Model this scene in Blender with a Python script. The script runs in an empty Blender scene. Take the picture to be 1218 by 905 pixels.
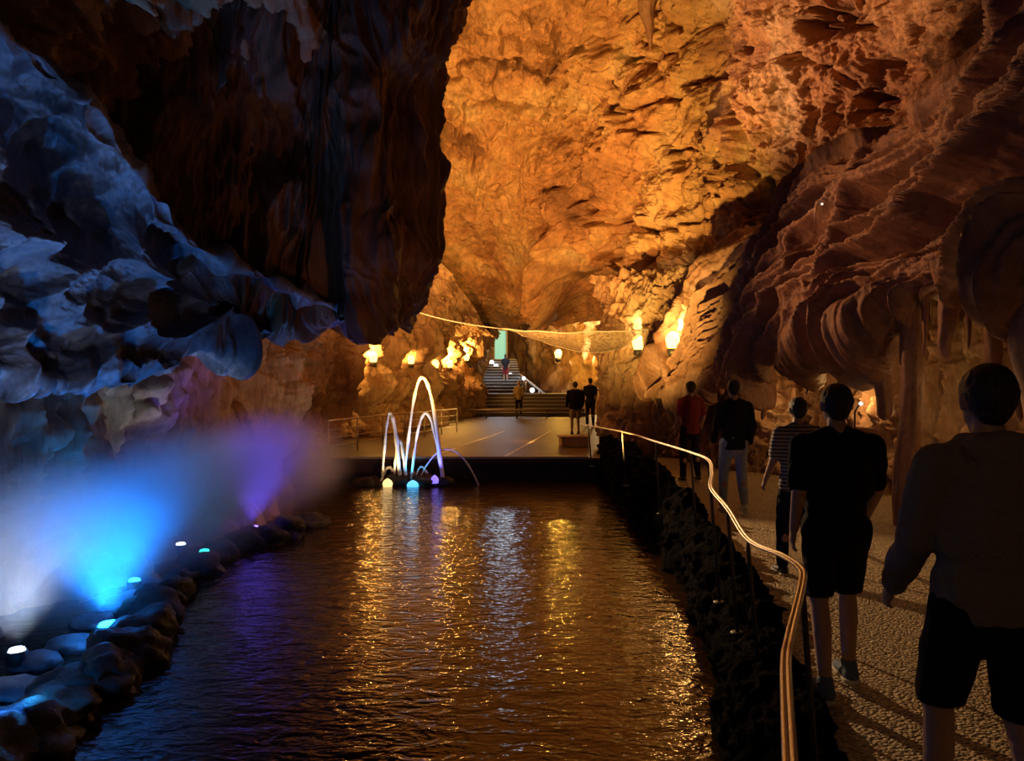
import bpy, bmesh, math, random
import numpy as np
from mathutils import Vector, Matrix
PI = math.pi
C = bpy.context.scene.collection
SC = bpy.context.scene

# ---------------------------------------------------------------- camera, world, exposure
W, H, F = 1218.0, 905.0, 880.0
cam_d = bpy.data.cameras.new('camera'); cam = bpy.data.objects.new('camera', cam_d); C.objects.link(cam)
cam.location = (0, 0, 0); cam.rotation_euler = (PI/2, 0, 0)
cam_d.sensor_width = 36; cam_d.lens = 36*F/W; cam_d.clip_start = .05; cam_d.clip_end = 300
SC.camera = cam
SC.view_settings.view_transform = 'Standard'; SC.view_settings.look = 'None'
SC.view_settings.gamma = 1; SC.view_settings.use_curve_mapping = False
SC.view_settings.exposure = 0.0
SC.cycles.use_denoising = True
SC.cycles.max_bounces = 5; SC.cycles.diffuse_bounces = 2; SC.cycles.glossy_bounces = 3
SC.cycles.transparent_max_bounces = 10; SC.cycles.volume_bounces = 1
SC.cycles.sample_clamp_indirect = 4; SC.cycles.sample_clamp_direct = 0
SC.cycles.volume_step_rate = 2.0
wd = bpy.data.worlds.new('world'); SC.world = wd; wd.use_nodes = True
wd.node_tree.nodes['Background'].inputs[0].default_value = (.5, .3, .2, 1)
wd.node_tree.nodes['Background'].inputs[1].default_value = 0.0015

def at(px, py, Y):
    """a point at depth Y seen in direction (px, py)"""
    return np.array([(px-609.0)/F*Y, Y, (452.5-py)/F*Y])

def lamp(kind, loc, energy, color, target=None, size=.2, angle=60, blend=.6, parent=None, name='light'):
    d = bpy.data.lights.new(name, kind); d.energy = energy; d.color = color
    if kind == 'SPOT':
        d.spot_size = math.radians(angle); d.spot_blend = blend; d.shadow_soft_size = size
    elif kind == 'AREA': d.size = size
    else: d.shadow_soft_size = size
    o = bpy.data.objects.new(name, d); C.objects.link(o); o.location = loc
    if target is not None:
        v = Vector(target)-Vector(loc); o.rotation_euler = v.to_track_quat('-Z', 'Y').to_euler()
    if parent is not None: o.parent = parent
    return o

# bare spots for the unseen cave floodlights, no fittings built; fills are added
ORANGE = (1, .47, .12); AMBER = (1, .58, .13); PINK = (1, .50, .26); WARM = (1, .62, .30)
lamp('SPOT', (-1.7, 11.5, -0.6), 8200, (1, .42, .11), (-.6, 22, 6.2), .12, 72, .9, name='flood_left')
lamp('SPOT', (1.2, 10.0, -1.4), 6840, AMBER, (1.8, 20.5, 6.6), .12, 66, .9, name='flood_centre')
lamp('SPOT', (-1.9, 13.0, 6.5), 2300, (1, .82, .24), (-.9, 21, 10.0), .12, 60, 1, name='flood_top')
lamp('SPOT', (-1.9, 13.4, 3.0), 4200, PINK, (4.8, 13.4, 7.6), .12, 58, .7, name='flood_right')
lamp('SPOT', (-1.9, 12.9, 2.9), 1500, (1, .43, .17), (5.2, 8.6, 2.3), .06, 44, .9, name='flood_drapery')
lamp('SPOT', (0.6, 6.5, -1.9), 95, (1, .36, .13), (-1.7, 9.2, 2.4), .1, 52, 1, name='flood_mass')
lamp('SPOT', (-1.9, 12.8, 1.4), 2300, WARM, (2.35, 6.0, -1.7), .03, 34, .5, name='flood_path')
lamp('SPOT', (1.0, 24, 1.2), 130, AMBER, (.4, 25, -1.6), .3, 130, 1, name='flood_stage')

lamp('SPOT', (-.9, -2.6, 1.6), 36, (1, .62, .36), (1.7, 3, -.6), .3, 60, 1, name='fill_near_path')  # added fill behind the camera, lifts the nearest walkers and the rail
lamp('SPOT', (-.8, 9.5, -1.7), 200, (1, .48, .22), (-5, 14, .4), .12, 90, 1, name='fill_left_wall')  # added warm fill that brightens the near left wall

lamp('SPOT', (.9, 18.5, -1.3), 900, (1, .50, .10), (-3.4, 26, .6), .15, 75, 1, name='fill_lamp_wall')  # added amber fill widening the glow around the left wall lamps

# ---------------------------------------------------------------- noise
_rs = np.random.RandomState(7)
_perm = np.concatenate([_rs.permutation(256)]*3)
_g = _rs.normal(size=(256, 3)); _g /= np.linalg.norm(_g, axis=1)[:, None]
def perlin(P):
    i = np.floor(P).astype(int); f = P-i; i &= 255
    u = f*f*f*(f*(f*6-15)+10)
    r = 0
    for dx in (0, 1):
        wx = u[..., 0] if dx else 1-u[..., 0]
        for dy in (0, 1):
            wy = u[..., 1] if dy else 1-u[..., 1]
            for dz in (0, 1):
                wz = u[..., 2] if dz else 1-u[..., 2]
                h = _perm[_perm[_perm[(i[..., 0]+dx) & 255]+((i[..., 1]+dy) & 255)]+((i[..., 2]+dz) & 255)]
                g = _g[h]
                r = r + wx*wy*wz*(g[..., 0]*(f[..., 0]-dx)+g[..., 1]*(f[..., 1]-dy)+g[..., 2]*(f[..., 2]-dz))
    return r*1.5
def fbm(P, o=5, ridged=False, gain=.5):
    r = 0; a = 1.0; s = 1.0
    for k in range(o):
        n = perlin(P*s+k*17.3)
        r = r + a*((1-2*np.abs(n))if ridged else n); a *= gain; s *= 2.03
    return r
def worley(P, ids=False):
    i = np.floor(P).astype(int)
    d1 = np.full(P.shape[:-1], 9.0); d2 = d1.copy(); cid = np.zeros(P.shape[:-1])
    for dx in (-1, 0, 1):
        for dy in (-1, 0, 1):
            for dz in (-1, 0, 1):
                c = i+np.array([dx, dy, dz])
                h = _perm[_perm[_perm[c[..., 0] & 255]+(c[..., 1] & 255)]+(c[..., 2] & 255)]
                q = c+.5+_g[h]*.45
                d = np.linalg.norm(P-q, axis=-1)
                cid = np.where(d < d1, h/255.0, cid); d2 = np.minimum(d2, np.maximum(d, d1)); d1 = np.minimum(d1, d)
    return (d1, d2, cid) if ids else (d1, d2)
def st(a, *s): return a*np.array(s)
def V3(a, b, c=0): 
    a = np.asarray(a, float); return np.stack([a, np.broadcast_to(b, a.shape).astype(float), np.broadcast_to(c, a.shape).astype(float)], -1)
def sm(x, a, b):
    t = np.clip((x-a)/(b-a), 0, 1); return t*t*(3-2*t)

# ---------------------------------------------------------------- mesh helpers
def catmull(A, n):
    """A (k, ...) control rows -> n rows"""
    k = A.shape[0]; t = np.linspace(0, k-1-1e-9, n); i = t.astype(int); f = (t-i).reshape((-1,)+(1,)*(A.ndim-1))
    p0 = A[np.maximum(i-1, 0)]; p1 = A[i]; p2 = A[np.minimum(i+1, k-1)]; p3 = A[np.minimum(i+2, k-1)]
    return .5*(2*p1+(p2-p0)*f+(2*p0-5*p1+4*p2-p3)*f**2+(3*p1-p0-3*p2+p3)*f**3)
def grid_normals(P):
    du = np.gradient(P, axis=1); dv = np.gradient(P, axis=0)
    n = np.cross(du, dv); return n/(np.linalg.norm(n, axis=-1, keepdims=True)+1e-9)
def link(name, me, mat, parent=None):
    o = bpy.data.objects.new(name, me); C.objects.link(o)
    if mat is not None: me.materials.append(mat)
    if parent is not None: o.parent = parent
    return o
def grid_mesh(name, P, mat, parent=None, closed=False):
    nv, nu = P.shape[:2]
    me = bpy.data.meshes.new(name)
    idx = np.arange(nv*nu).reshape(nv, nu)
    if closed: idx = np.concatenate([idx, idx[:, :1]], 1)
    q = np.stack([idx[:-1, :-1], idx[:-1, 1:], idx[1:, 1:], idx[1:, :-1]], -1).reshape(-1, 4)
    me.vertices.add(nv*nu); me.vertices.foreach_set('co', P.reshape(-1).astype(np.float32))
    me.loops.add(q.size); me.loops.foreach_set('vertex_index', q.reshape(-1).astype(np.int32))
    me.polygons.add(len(q)); me.polygons.foreach_set('loop_start', (np.arange(len(q))*4).astype(np.int32))
    me.polygons.foreach_set('use_smooth', np.ones(len(q), bool))
    me.update(calc_edges=True); me.validate()
    return link(name, me, mat, parent)
def sheet(name, ctrl, nv, nu, disp, mat, toward=(0, 0, 0)):
    """ctrl: rows x cols x 3; smooth surface through it, displaced along the normal (positive = into the cave)"""
    A = np.array(ctrl, float)
    P = catmull(A, nv); P = np.swapaxes(catmull(np.swapaxes(P, 0, 1), nu), 0, 1)
    N = grid_normals(P)
    s = np.sign(np.sum(N*(np.array(toward)-P)))
    N = N*s
    Y = np.maximum(P[..., 1], .5)
    px = P[..., 0]/Y*F+609; py = 452.5-P[..., 2]/Y*F
    v, u = np.meshgrid(np.linspace(0, 1, nv), np.linspace(0, 1, nu), indexing='ij')
    P = P+N*disp(P, u, v, px, py)[..., None]
    o = grid_mesh(name, P, mat); o['kind'] = 'structure'
    return o
def tag(o, label, cat, group=None, kind=None):
    o['label'] = label; o['category'] = cat
    if group: o['group'] = group
    if kind: o['kind'] = kind
    return o
def thing(name, label, cat, loc=(0, 0, 0), rz=0, group=None):
    o = bpy.data.objects.new(name, None); C.objects.link(o); o.location = loc; o.rotation_euler = (0, 0, rz)
    return tag(o, label, cat, group)
def bm_obj(name, bm, mat, parent=None, smooth=True):
    me = bpy.data.meshes.new(name); bm.to_mesh(me); bm.free()
    if smooth: me.polygons.foreach_set('use_smooth', np.ones(len(me.polygons), bool))
    return link(name, me, mat, parent)
def box(bm, c, s, rz=0, bev=0):
    r = bmesh.ops.create_cube(bm, size=1, matrix=Matrix.Translation(c) @ Matrix.Rotation(rz, 4, 'Z') @ Matrix.Diagonal((*s, 1)))
    if bev:
        es = list({e for v in r['verts'] for e in v.link_edges})
        bmesh.ops.bevel(bm, geom=es, offset=bev, segments=2, affect='EDGES')
def tube(bm, pts, rad, n=8, flat=1.0):
    pts = [Vector(p) for p in pts]; rad = rad if hasattr(rad, '__len__') else [rad]*len(pts)
    rings = []; up = Vector((0, 0, 1))
    for i, p in enumerate(pts):
        d = (pts[min(i+1, len(pts)-1)]-pts[max(i-1, 0)]).normalized()
        a = d.cross(up)
        if a.length < .05: a = d.cross(Vector((0, 1, 0)))
        a.normalize(); b = a.cross(d)
        rings.append([bm.verts.new(p+(a*math.cos(t)+b*math.sin(t)*flat)*rad[i]) for t in [2*PI*k/n for k in range(n)]])
    for r0, r1 in zip(rings, rings[1:]):
        for k in range(n): bm.faces.new((r0[k], r0[(k+1) % n], r1[(k+1) % n], r1[k]))
    bm.faces.new(rings[0][::-1]); bm.faces.new(rings[-1])
def lathe(bm, prof, c=(0, 0, 0), n=20):
    rings = []
    for r, z in prof:
        rings.append([bm.verts.new((c[0]+r*math.cos(2*PI*k/n), c[1]+r*math.sin(2*PI*k/n), c[2]+z)) for k in range(n)])
    for r0, r1 in zip(rings, rings[1:]):
        for k in range(n): bm.faces.new((r0[k], r0[(k+1) % n], r1[(k+1) % n], r1[k]))
    bm.faces.new(rings[0][::-1]); bm.faces.new(rings[-1])

# ---------------------------------------------------------------- materials
def new_mat(name):
    m = bpy.data.materials.new(name); m.use_nodes = True
    return m, m.node_tree, m.node_tree.nodes['Principled BSDF']
def simple(name, col, rough=.6, metal=0, emit=None, es=0, bump=0, bscale=40, spec=.5):
    m, t, b = new_mat(name)
    b.inputs['Base Color'].default_value = (*col, 1); b.inputs['Roughness'].default_value = rough
    b.inputs['Metallic'].default_value = metal; b.inputs['Specular IOR Level'].default_value = spec
    tc = t.nodes.new('ShaderNodeTexCoord'); n = t.nodes.new('ShaderNodeTexNoise'); n.inputs['Scale'].default_value = bscale
    n.inputs['Detail'].default_value = 3
    t.links.new(tc.outputs['Object'], n.inputs['Vector'])
    mx = t.nodes.new('ShaderNodeMix'); mx.data_type = 'RGBA'
    mx.inputs['A'].default_value = (*[c*.8 for c in col], 1); mx.inputs['B'].default_value = (*[min(1, c*1.2) for c in col], 1)
    t.links.new(n.outputs['Fac'], mx.inputs['Factor']); t.links.new(mx.outputs['Result'], b.inputs['Base Color'])
    if bump:
        bp = t.nodes.new('ShaderNodeBump'); bp.inputs['Strength'].default_value = bump; bp.inputs['Distance'].default_value = .02
        t.links.new(n.outputs['Fac'], bp.inputs['Height']); t.links.new(bp.outputs['Normal'], b.inputs['Normal'])
    if emit:
        b.inputs['Emission Color'].default_value = (*emit, 1); b.inputs['Emission Strength'].default_value = es
    return m
def rock(name, cols, scale=.5, stretch=(1, 1, 1), rough=(.45, .8), bump=.6, bd=.08, fine=6, spec=.4):
    """limestone: mineral colour patches, streaks along the flow, grain; cols = 4 colours"""
    m, t, b = new_mat(name); N = t.nodes.new; L = t.links.new
    tc = N('ShaderNodeTexCoord'); mp = N('ShaderNodeMapping'); mp.inputs['Scale'].default_value = stretch
    L(tc.outputs['Object'], mp.inputs['Vector'])
    n1 = N('ShaderNodeTexNoise'); n1.inputs['Scale'].default_value = scale; n1.inputs['Detail'].default_value = 9
    n1.inputs['Roughness'].default_value = .62; n1.inputs['Distortion'].default_value = .7
    L(mp.outputs['Vector'], n1.inputs['Vector'])
    r = N('ShaderNodeValToRGB'); L(n1.outputs['Fac'], r.inputs['Fac'])
    e = r.color_ramp.elements; e[0].position = .3; e[1].position = .7
    e[0].color = (*cols[0], 1); e[1].color = (*cols[3], 1)
    a = e.new(.44); a.color = (*cols[1], 1); a = e.new(.56); a.color = (*cols[2], 1)
    n2 = N('ShaderNodeTexNoise'); n2.inputs['Scale'].default_value = scale*9; n2.inputs['Detail'].default_value = 8; n2.inputs['Roughness'].default_value = .7
    L(mp.outputs['Vector'], n2.inputs['Vector'])
    mr = N('ShaderNodeMapRange'); mr.inputs['From Min'].default_value = .3; mr.inputs['From Max'].default_value = .7
    mr.inputs['To Min'].default_value = .62; mr.inputs['To Max'].default_value = 1.25
    L(n2.outputs['Fac'], mr.inputs['Value'])
    mx = N('ShaderNodeMix'); mx.data_type = 'RGBA'; mx.blend_type = 'MULTIPLY'; mx.inputs['Factor'].default_value = 1
    L(r.outputs['Color'], mx.inputs['A']); L(mr.outputs['Result'], mx.inputs['B']); L(mx.outputs['Result'], b.inputs['Base Color'])
    m2 = N('ShaderNodeMapRange'); m2.inputs['To Min'].default_value = rough[0]; m2.inputs['To Max'].default_value = rough[1]
    L(n2.outputs['Fac'], m2.inputs['Value']); L(m2.outputs['Result'], b.inputs['Roughness'])
    b.inputs['Specular IOR Level'].default_value = spec
    n3 = N('ShaderNodeTexNoise'); n3.inputs['Scale'].default_value = fine; n3.inputs['Detail'].default_value = 8; n3.inputs['Roughness'].default_value = .65
    n3.noise_type = 'RIDGED_MULTIFRACTAL' if hasattr(n3, 'noise_type') else None
    n3.noise_type = 'FBM'
    L(mp.outputs['Vector'], n3.inputs['Vector'])
    ad = N('ShaderNodeMath'); ad.operation = 'ADD'; L(n3.outputs['Fac'], ad.inputs[0]); L(n2.outputs['Fac'], ad.inputs[1])
    bp = N('ShaderNodeBump'); bp.inputs['Strength'].default_value = bump; bp.inputs['Distance'].default_value = bd
    L(ad.outputs['Value'], bp.inputs['Height']); L(bp.outputs['Normal'], b.inputs['Normal'])
    return m
M_vault = rock('limestone_vault', [(.26, .12, .06), (.56, .28, .12), (.70, .42, .19), (.78, .58, .32)], .35, bump=1, bd=.14, fine=4)
M_flow = rock('flowstone', [(.22, .11, .06), (.42, .24, .13), (.52, .33, .18), (.62, .45, .28)], .8, (1.6, 1.6, .35), bump=.8, bd=.06, fine=7)
M_drap = rock('drapery_flowstone', [(.16, .075, .045), (.28, .14, .085), (.34, .18, .11), (.42, .25, .16)], 1.2, (1, 1, .8), rough=(.35, .7), bump=.6, bd=.03, fine=9, spec=.5)
M_mass = rock('shade_dark_limestone', [(.05, .028, .018), (.12, .06, .035), (.20, .10, .055), (.26, .16, .09)], .9, (1.6, 1.6, .3), rough=(.3, .6), bump=.7, bd=.05, fine=8, spec=.6)  # same rock as the vault, its lack of light put into the colour
M_grey = rock('grey_limestone', [(.05, .05, .06), (.12, .12, .135), (.19, .185, .20), (.34, .32, .33)], 1.6, rough=(.35, .6), bump=.35, bd=.03, fine=9, spec=.6)
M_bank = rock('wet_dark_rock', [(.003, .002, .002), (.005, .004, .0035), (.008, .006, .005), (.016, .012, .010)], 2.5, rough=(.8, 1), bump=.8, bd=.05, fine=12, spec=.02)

def gravel_mat():
    m, t, b = new_mat('exposed_aggregate'); N = t.nodes.new; L = t.links.new
    tc = N('ShaderNodeTexCoord'); v = N('ShaderNodeTexVoronoi'); v.inputs['Scale'].default_value = 55
    L(tc.outputs['Object'], v.inputs['Vector'])
    r = N('ShaderNodeValToRGB'); e = r.color_ramp.elements
    e[0].color = (.20, .13, .07, 1); e[1].color = (.55, .42, .25, 1)
    sp = N('ShaderNodeSeparateColor'); L(v.outputs['Color'], sp.inputs['Color']); L(sp.outputs[0], r.inputs['Fac']); L(r.outputs['Color'], b.inputs['Base Color'])
    bp = N('ShaderNodeBump'); bp.inputs['Strength'].default_value = 1; bp.inputs['Distance'].default_value = .015; bp.invert = True
    L(v.outputs['Distance'], bp.inputs['Height']); L(bp.outputs['Normal'], b.inputs['Normal'])
    b.inputs['Roughness'].default_value = .55
    return m
M_gravel = gravel_mat()
def stage_mat():
    m, t, b = new_mat('polished_paving'); N = t.nodes.new; L = t.links.new
    tc = N('ShaderNodeTexCoord'); br = N('ShaderNodeTexBrick'); br.inputs['Scale'].default_value = .8; br.offset = 0
    br.inputs['Color1'].default_value = (.14, .07, .022, 1); br.inputs['Color2'].default_value = (.10, .05, .015, 1)
    br.inputs['Mortar'].default_value = (.07, .045, .02, 1); br.inputs['Mortar Size'].default_value = .012
    br.inputs['Brick Width'].default_value = 1.2; br.inputs['Row Height'].default_value = .6
    L(tc.outputs['Object'], br.inputs['Vector'])
    n = N('ShaderNodeTexNoise'); n.inputs['Scale'].default_value = 1.3; n.inputs['Detail'].default_value = 6; L(tc.outputs['Object'], n.inputs['Vector'])
    mx = N('ShaderNodeMix'); mx.data_type = 'RGBA'; mx.blend_type = 'MULTIPLY'; mx.inputs['Factor'].default_value = .6
    L(br.outputs['Color'], mx.inputs['A']); L(n.outputs['Fac'], mx.inputs['B']); L(mx.outputs['Result'], b.inputs['Base Color'])
    b.inputs['Roughness'].default_value = .48
    return m
M_stage = stage_mat()
def water_mat():
    m, t, b = new_mat('pool_water'); N = t.nodes.new; L = t.links.new
    tc = N('ShaderNodeTexCoord'); mp = N('ShaderNodeMapping'); mp.inputs['Scale'].default_value = (1.15, 2.2, 1)
    L(tc.outputs['Object'], mp.inputs['Vector'])
    n1 = N('ShaderNodeTexNoise'); n1.inputs['Scale'].default_value = 3.2; n1.inputs['Detail'].default_value = 3; n1.inputs['Distortion'].default_value = .8
    n2 = N('ShaderNodeTexNoise'); n2.inputs['Scale'].default_value = 11; n2.inputs['Detail'].default_value = 2
    L(mp.outputs['Vector'], n1.inputs['Vector']); L(mp.outputs['Vector'], n2.inputs['Vector'])
    b1 = N('ShaderNodeBump'); b1.inputs['Strength'].default_value = 1; b1.inputs['Distance'].default_value = .020
    b2 = N('ShaderNodeBump'); b2.inputs['Strength'].default_value = 1; b2.inputs['Distance'].default_value = .006
    L(n1.outputs['Fac'], b1.inputs['Height']); L(n2.outputs['Fac'], b2.inputs['Height']); L(b1.outputs['Normal'], b2.inputs['Normal'])
    L(b2.outputs['Normal'], b.inputs['Normal'])
    b.inputs['Base Color'].default_value = (.028, .012, .004, 1); b.inputs['Roughness'].default_value = .09
    b.inputs['IOR'].default_value = 1.36
    return m
M_water = water_mat()
M_steel = simple('brushed_steel', (.62, .55, .47), .38, .85)
M_dsteel = simple('dark_steel', (.10, .09, .08), .5, .6)
M_white_line = simple('pale_inlay', (.75, .70, .62), .5)
M_step = simple('stair_stone', (.36, .30, .24), .6, bump=.3, bscale=8)
M_step2 = simple('pale_stair_stone', (.62, .62, .60), .6, bump=.3, bscale=8)
M_riser = simple('shaded_riser_stone', (.10, .075, .055), .7)  # riser shade put into a darker colour for step contrast
M_plinth = simple('plinth_stone', (.55, .36, .18), .7, bump=.5, bscale=12)
M_jet = simple('white_water', (.92, .90, .86), .25, bump=.5, bscale=30)
_b = M_jet.node_tree.nodes['Principled BSDF']; _b.inputs['Subsurface Weight'].default_value = .6; _b.inputs['Subsurface Radius'].default_value = (.1, .1, .1)
M_bulb = simple('lamp_glass', (1, .8, .4), .4, emit=(1, .50, .10), es=6)
M_bulbw = simple('white_lamp_glass', (1, 1, 1), .4, emit=(.85, .9, 1), es=4)

# ---------------------------------------------------------------- cave: the great vault
pxs = [330, 440, 520, 600, 670, 740, 800, 870, 950, 1050, 1180, 1330, 1480]
D = {-260: [13, 13, 13, 13, 13, 12.5, 12, 11.5, 11, 10, 8.5, 7, 6],
      -60: [18.5, 19, 19, 19, 19, 18.5, 17.5, 15.5, 14, 12.5, 10.5, 8.8, 7.5],
       40: [20.5, 21, 21.5, 21.5, 21.5, 20.5, 18.7, 16.3, 14.6, 13.2, 11.1, 9, 8],
      130: [21.5, 22.5, 23, 23, 22.6, 21.2, 19, 16.5, 15, 13.5, 11.5, 9.2, 8],
      210: [22.5, 24, 25, 24.6, 23.6, 21.6, 19.2, 16.6, 15.2, 13.7, 11.8, 9.4, 8],
      280: [24, 26.5, 27.5, 26.8, 24.6, 21.8, 18.8, 16.4, 15.2, 14, 12, 9.6, 8],
      335: [26, 29, 31, 29.4, 26, 21.6, 18.2, 16.2, 15.2, 14, 12, 9.6, 8],
      380: [28, 31, 33.5, 32.5, 29, 21.2, 17.8, 16, 15.2, 14, 12, 9.6, 8],
      400: [31, 33, 36, 36, 31, 20.6, 17.6, 15.8, 15.2, 14, 12, 9.6, 8]}
ctrl = [[at(x, y-(13 if y >= 380 and 560 < x < 745 else 0), d) for x, d in zip(pxs, D[y])] for y in D]
def line_d(px, py, pts):
    """distance in the sheet to a drawn crevice line"""
    d = np.full(px.shape, 1e9)
    for (a, b), (c, e) in zip(pts, pts[1:]):
        t = np.clip(((px-a)*(c-a)+(py-b)*(e-b))/((c-a)**2+(e-b)**2), 0, 1)
        d = np.minimum(d, np.hypot(px-a-t*(c-a), py-b-t*(e-b)))
    return d
CREV = [[(500, 95), (535, 90), (575, 68), (610, 66), (640, 80), (662, 88)], [(545, 128), (600, 126), (650, 128), (662, 112)],
        [(505, 30), (540, 45), (575, 35)], [(662, 88), (672, 60), (656, 20)], [(720, 128), (760, 130), (790, 118), (830, 90), (865, 92)],
        [(705, 40), (735, 70), (760, 55)], [(680, 255), (720, 262), (752, 256)], [(758, 272), (790, 276), (830, 262), (880, 245)],
        [(640, 262), (657, 275), (662, 300)], [(500, 195), (540, 192), (552, 170)], [(790, 190), (840, 160), (870, 150)]]
def d_vault(P, u, v, px, py):
    w = fbm(P*.35, 4)
    Q = st(P, .34, .34, .52)+np.stack([w, w*.5, -w], -1)*.45+np.stack([perlin(P*1.3), perlin(P*1.3+5), perlin(P*1.3+9)], -1)*.10
    a, b, c1 = worley(Q, True); crack = np.exp(-((b-a)/.045)**1.2)
    Q2 = st(P, .9, .9, 1.35)+np.stack([perlin(P*1.9), perlin(P*1.9+5), perlin(P*1.9+9)], -1)*.35
    a2, b2, c2 = worley(Q2, True); crack2 = np.exp(-((b2-a2)/.05)**1.2)
    side = sm(px, 835, 900)                                   # right side: vertical flowstone, left: bedded blocks
    low = sm(py, 170, 300)*(1-sm(px, 640, 700))               # smooth scalloped ceiling over the stairs
    rough = fbm(P*1.1, 7, gain=.62)
    h = w*.8*(1-.6*low)+((c1-.5)*.75*sm(b-a, 0, .10)+(c2-.5)*.22*sm(b2-a2, 0, .12))*(1-low)*(1-.5*side)+rough*.22*(1-.4*low)
    h -= crack*.38*(1-low)*(1-.7*side)+crack2*.07*(1-low)
    wx = fbm(P*.8, 3)*.6
    vert = fbm(st(P, 2.2, 2.2, .25)+wx[..., None], 5, True)
    h += side*vert*.22+low*fbm(st(P, 3, .8, 3), 4)*.10+.06*fbm(st(P, 4, 4, .9), 4, True)*(1-low)
    mid = np.exp(-((px-668)/26)**2)*sm(py, 20, 60)*(1-sm(py, 150, 250))    # rough dark rib between the two blocks
    h += mid*(fbm(P*3, 4, True)*.35-.25)
    for c in CREV:
        d = line_d(px+fbm(P*1.5, 3)*14, py+fbm(P*1.5+9, 3)*12, c); h -= np.exp(-(d/3.6)**2)*.55
    # niche above the stairs: deep slot with a pendant beside it, hollow to its right
    h += np.exp(-((px-669)/10)**4)*sm(py, 262, 285)*(1-sm(py, 358, 378))*1.5
    h -= np.exp(-((px-722)/40)**4)*sm(py, 318, 338)*1.4
    h -= np.exp(-((px-925)/9)**2)*sm(py, 205, 225)*(1-sm(py, 250, 262))*1.2
    for (x, y, rx, ry) in ((968, 28, 18, 22), (1010, 28, 26, 16), (1052, 100, 8, 40), (878, 48, 10, 8), (1030, 30, 30, 8), (982, 8, 30, 6), (1122, 60, 10, 40)):
        d = np.hypot((px-x+fbm(P*2, 3)*22)/rx, (py-y+fbm(P*2+5, 3)*22)/ry); h -= (1-sm(d, .5, 1.2))*1.1
    d = line_d(px+fbm(P, 3)*20, py, [(880, 110), (905, 170), (930, 240)]); h -= np.exp(-(d/9)**2)*.7*1
    return h
sheet('wall_back', ctrl, 640, 1050, d_vault, M_vault)

# left hand wall, pool edge to stairs
Ls = [(1.5, -4.6), (4.2, -4.7), (6.5, -4.85), (9, -4.9), (12, -4.95), (15, -5.0), (18.5, -4.8), (22, -4.3), (25, -3.6), (28, -3.1), (31, -2.75), (33.2, -2.35), (35, -1.9), (38, -2.5), (44, -3.6)]
rows = []
for k in range(9):
    r = []
    for Y, x in Ls:
        top = 4.4 if Y < 22 else max(2.3, 4.4-(Y-22)*.19)
        toe = .95 if Y < 13 else (.55 if Y < 17 else .1)
        z, dx = [(-2.45, toe+.4), (-2.05, toe), (-1.75, toe*.45), (-1.2, .1), (-.2, 0), (.8, -.15), (1.8, 0), (top*.78, .5), (top, 1.6)][k]
        if k >= 6 and Y < 20: dx += .3*(k-5)
        if k == 8 and Y > 20: dx = 1.3
        r.append((x+dx, Y, z))
    rows.append(r)
LAMPS_L = [(444, 425, 21.7), (489, 428, 24.6), (518, 433, 27.6), (535, 433, 30.4), (555, 425, 32.3)]
def d_left(P, u, v, px, py):
    z = P[..., 2]; Y = P[..., 1]
    wx = fbm(P*.7, 3)
    fl = fbm(st(P, 2.4, 1.9, .22)+wx[..., None]*.5, 5, True)
    h = wx*.45+fl*.25*sm(z, -2.1, -1.2)+fbm(P*2.6, 4)*.10+fbm(st(P, .6, .5, .15)+3, 3)*.5*sm(Y, 12, 18)
    near = 1-sm(Y, 8, 11)
    a, b = worley(st(P, .1, .55, .30)+fbm(P, 3)[..., None]*.25)
    h -= near*np.exp(-((b-a)/.05)**1.5)*.35
    h -= .55*np.exp(-((z+.9)/.5)**2)*sm(Y, 16, 19)*(1-sm(Y, 30, 33))       # undercut behind the railing
    for (x, y, d) in LAMPS_L:                                   # scooped lamp niches with a rib between
        h -= .35*np.exp(-((px-x)/9)**2-((py-y-2)/16)**2)
        h += .4*np.exp(-((px-x-17*21/d)/5)**2)*sm(py, 395, 420)
    return h
sheet('wall_left', rows, 420, 900, d_left, M_flow, toward=(0, 12, 0))

# rear chamber behind the stage
rr = [(535, 46), (556, 51), (575, 55), (602, 56), (640, 52), (690, 48), (735, 46), (790, 40)]
sheet('wall_back', [[at(x, y, d+o) for x, d in rr] for y, o in ((325, -12), (358, -6), (376, -1), (400, 0), (450, 0), (490, 0), (520, 0))], 160, 200,
      lambda P, u, v, px, py: (.2+.8*sm(px, 610, 650))*fbm(P*.35, 4)*1.0+fbm(st(P, 1.2, 1.2, .3), 4, True)*.35-1.2*np.exp(-((px-700)/12)**2)*sm(py, 430, 445), M_flow)

# right hand pillar carrying the two bright lamps
pr = [(722, 19.6), (740, 17.6), (765, 16.9), (800, 16.2), (840, 15.0), (900, 13.6), (960, 13)]
def d_pillar(P, u, v, px, py):
    w = fbm(P*.8, 3)
    h = w*.25+fbm(st(P, 3.2, 3.2, .35)+w[..., None]*.7, 5, True)*.20+fbm(P*4, 3)*.06
    return h-.4*np.exp(-((px-762)/13)**2-((py-408)/18)**2)-.4*np.exp(-((px-805)/13)**2-((py-405)/16)**2)-.5*np.exp(-((px-781)/5)**2)*sm(py, 380, 420)
sheet('wall_right', [[at(x, y, d+o) for x, d in pr] for y, o in ((330, 1.2), (365, .5), (400, .25), (440, .15), (490, 0), (530, -.3), (585, -.6))], 340, 300, d_pillar, M_flow)

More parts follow.
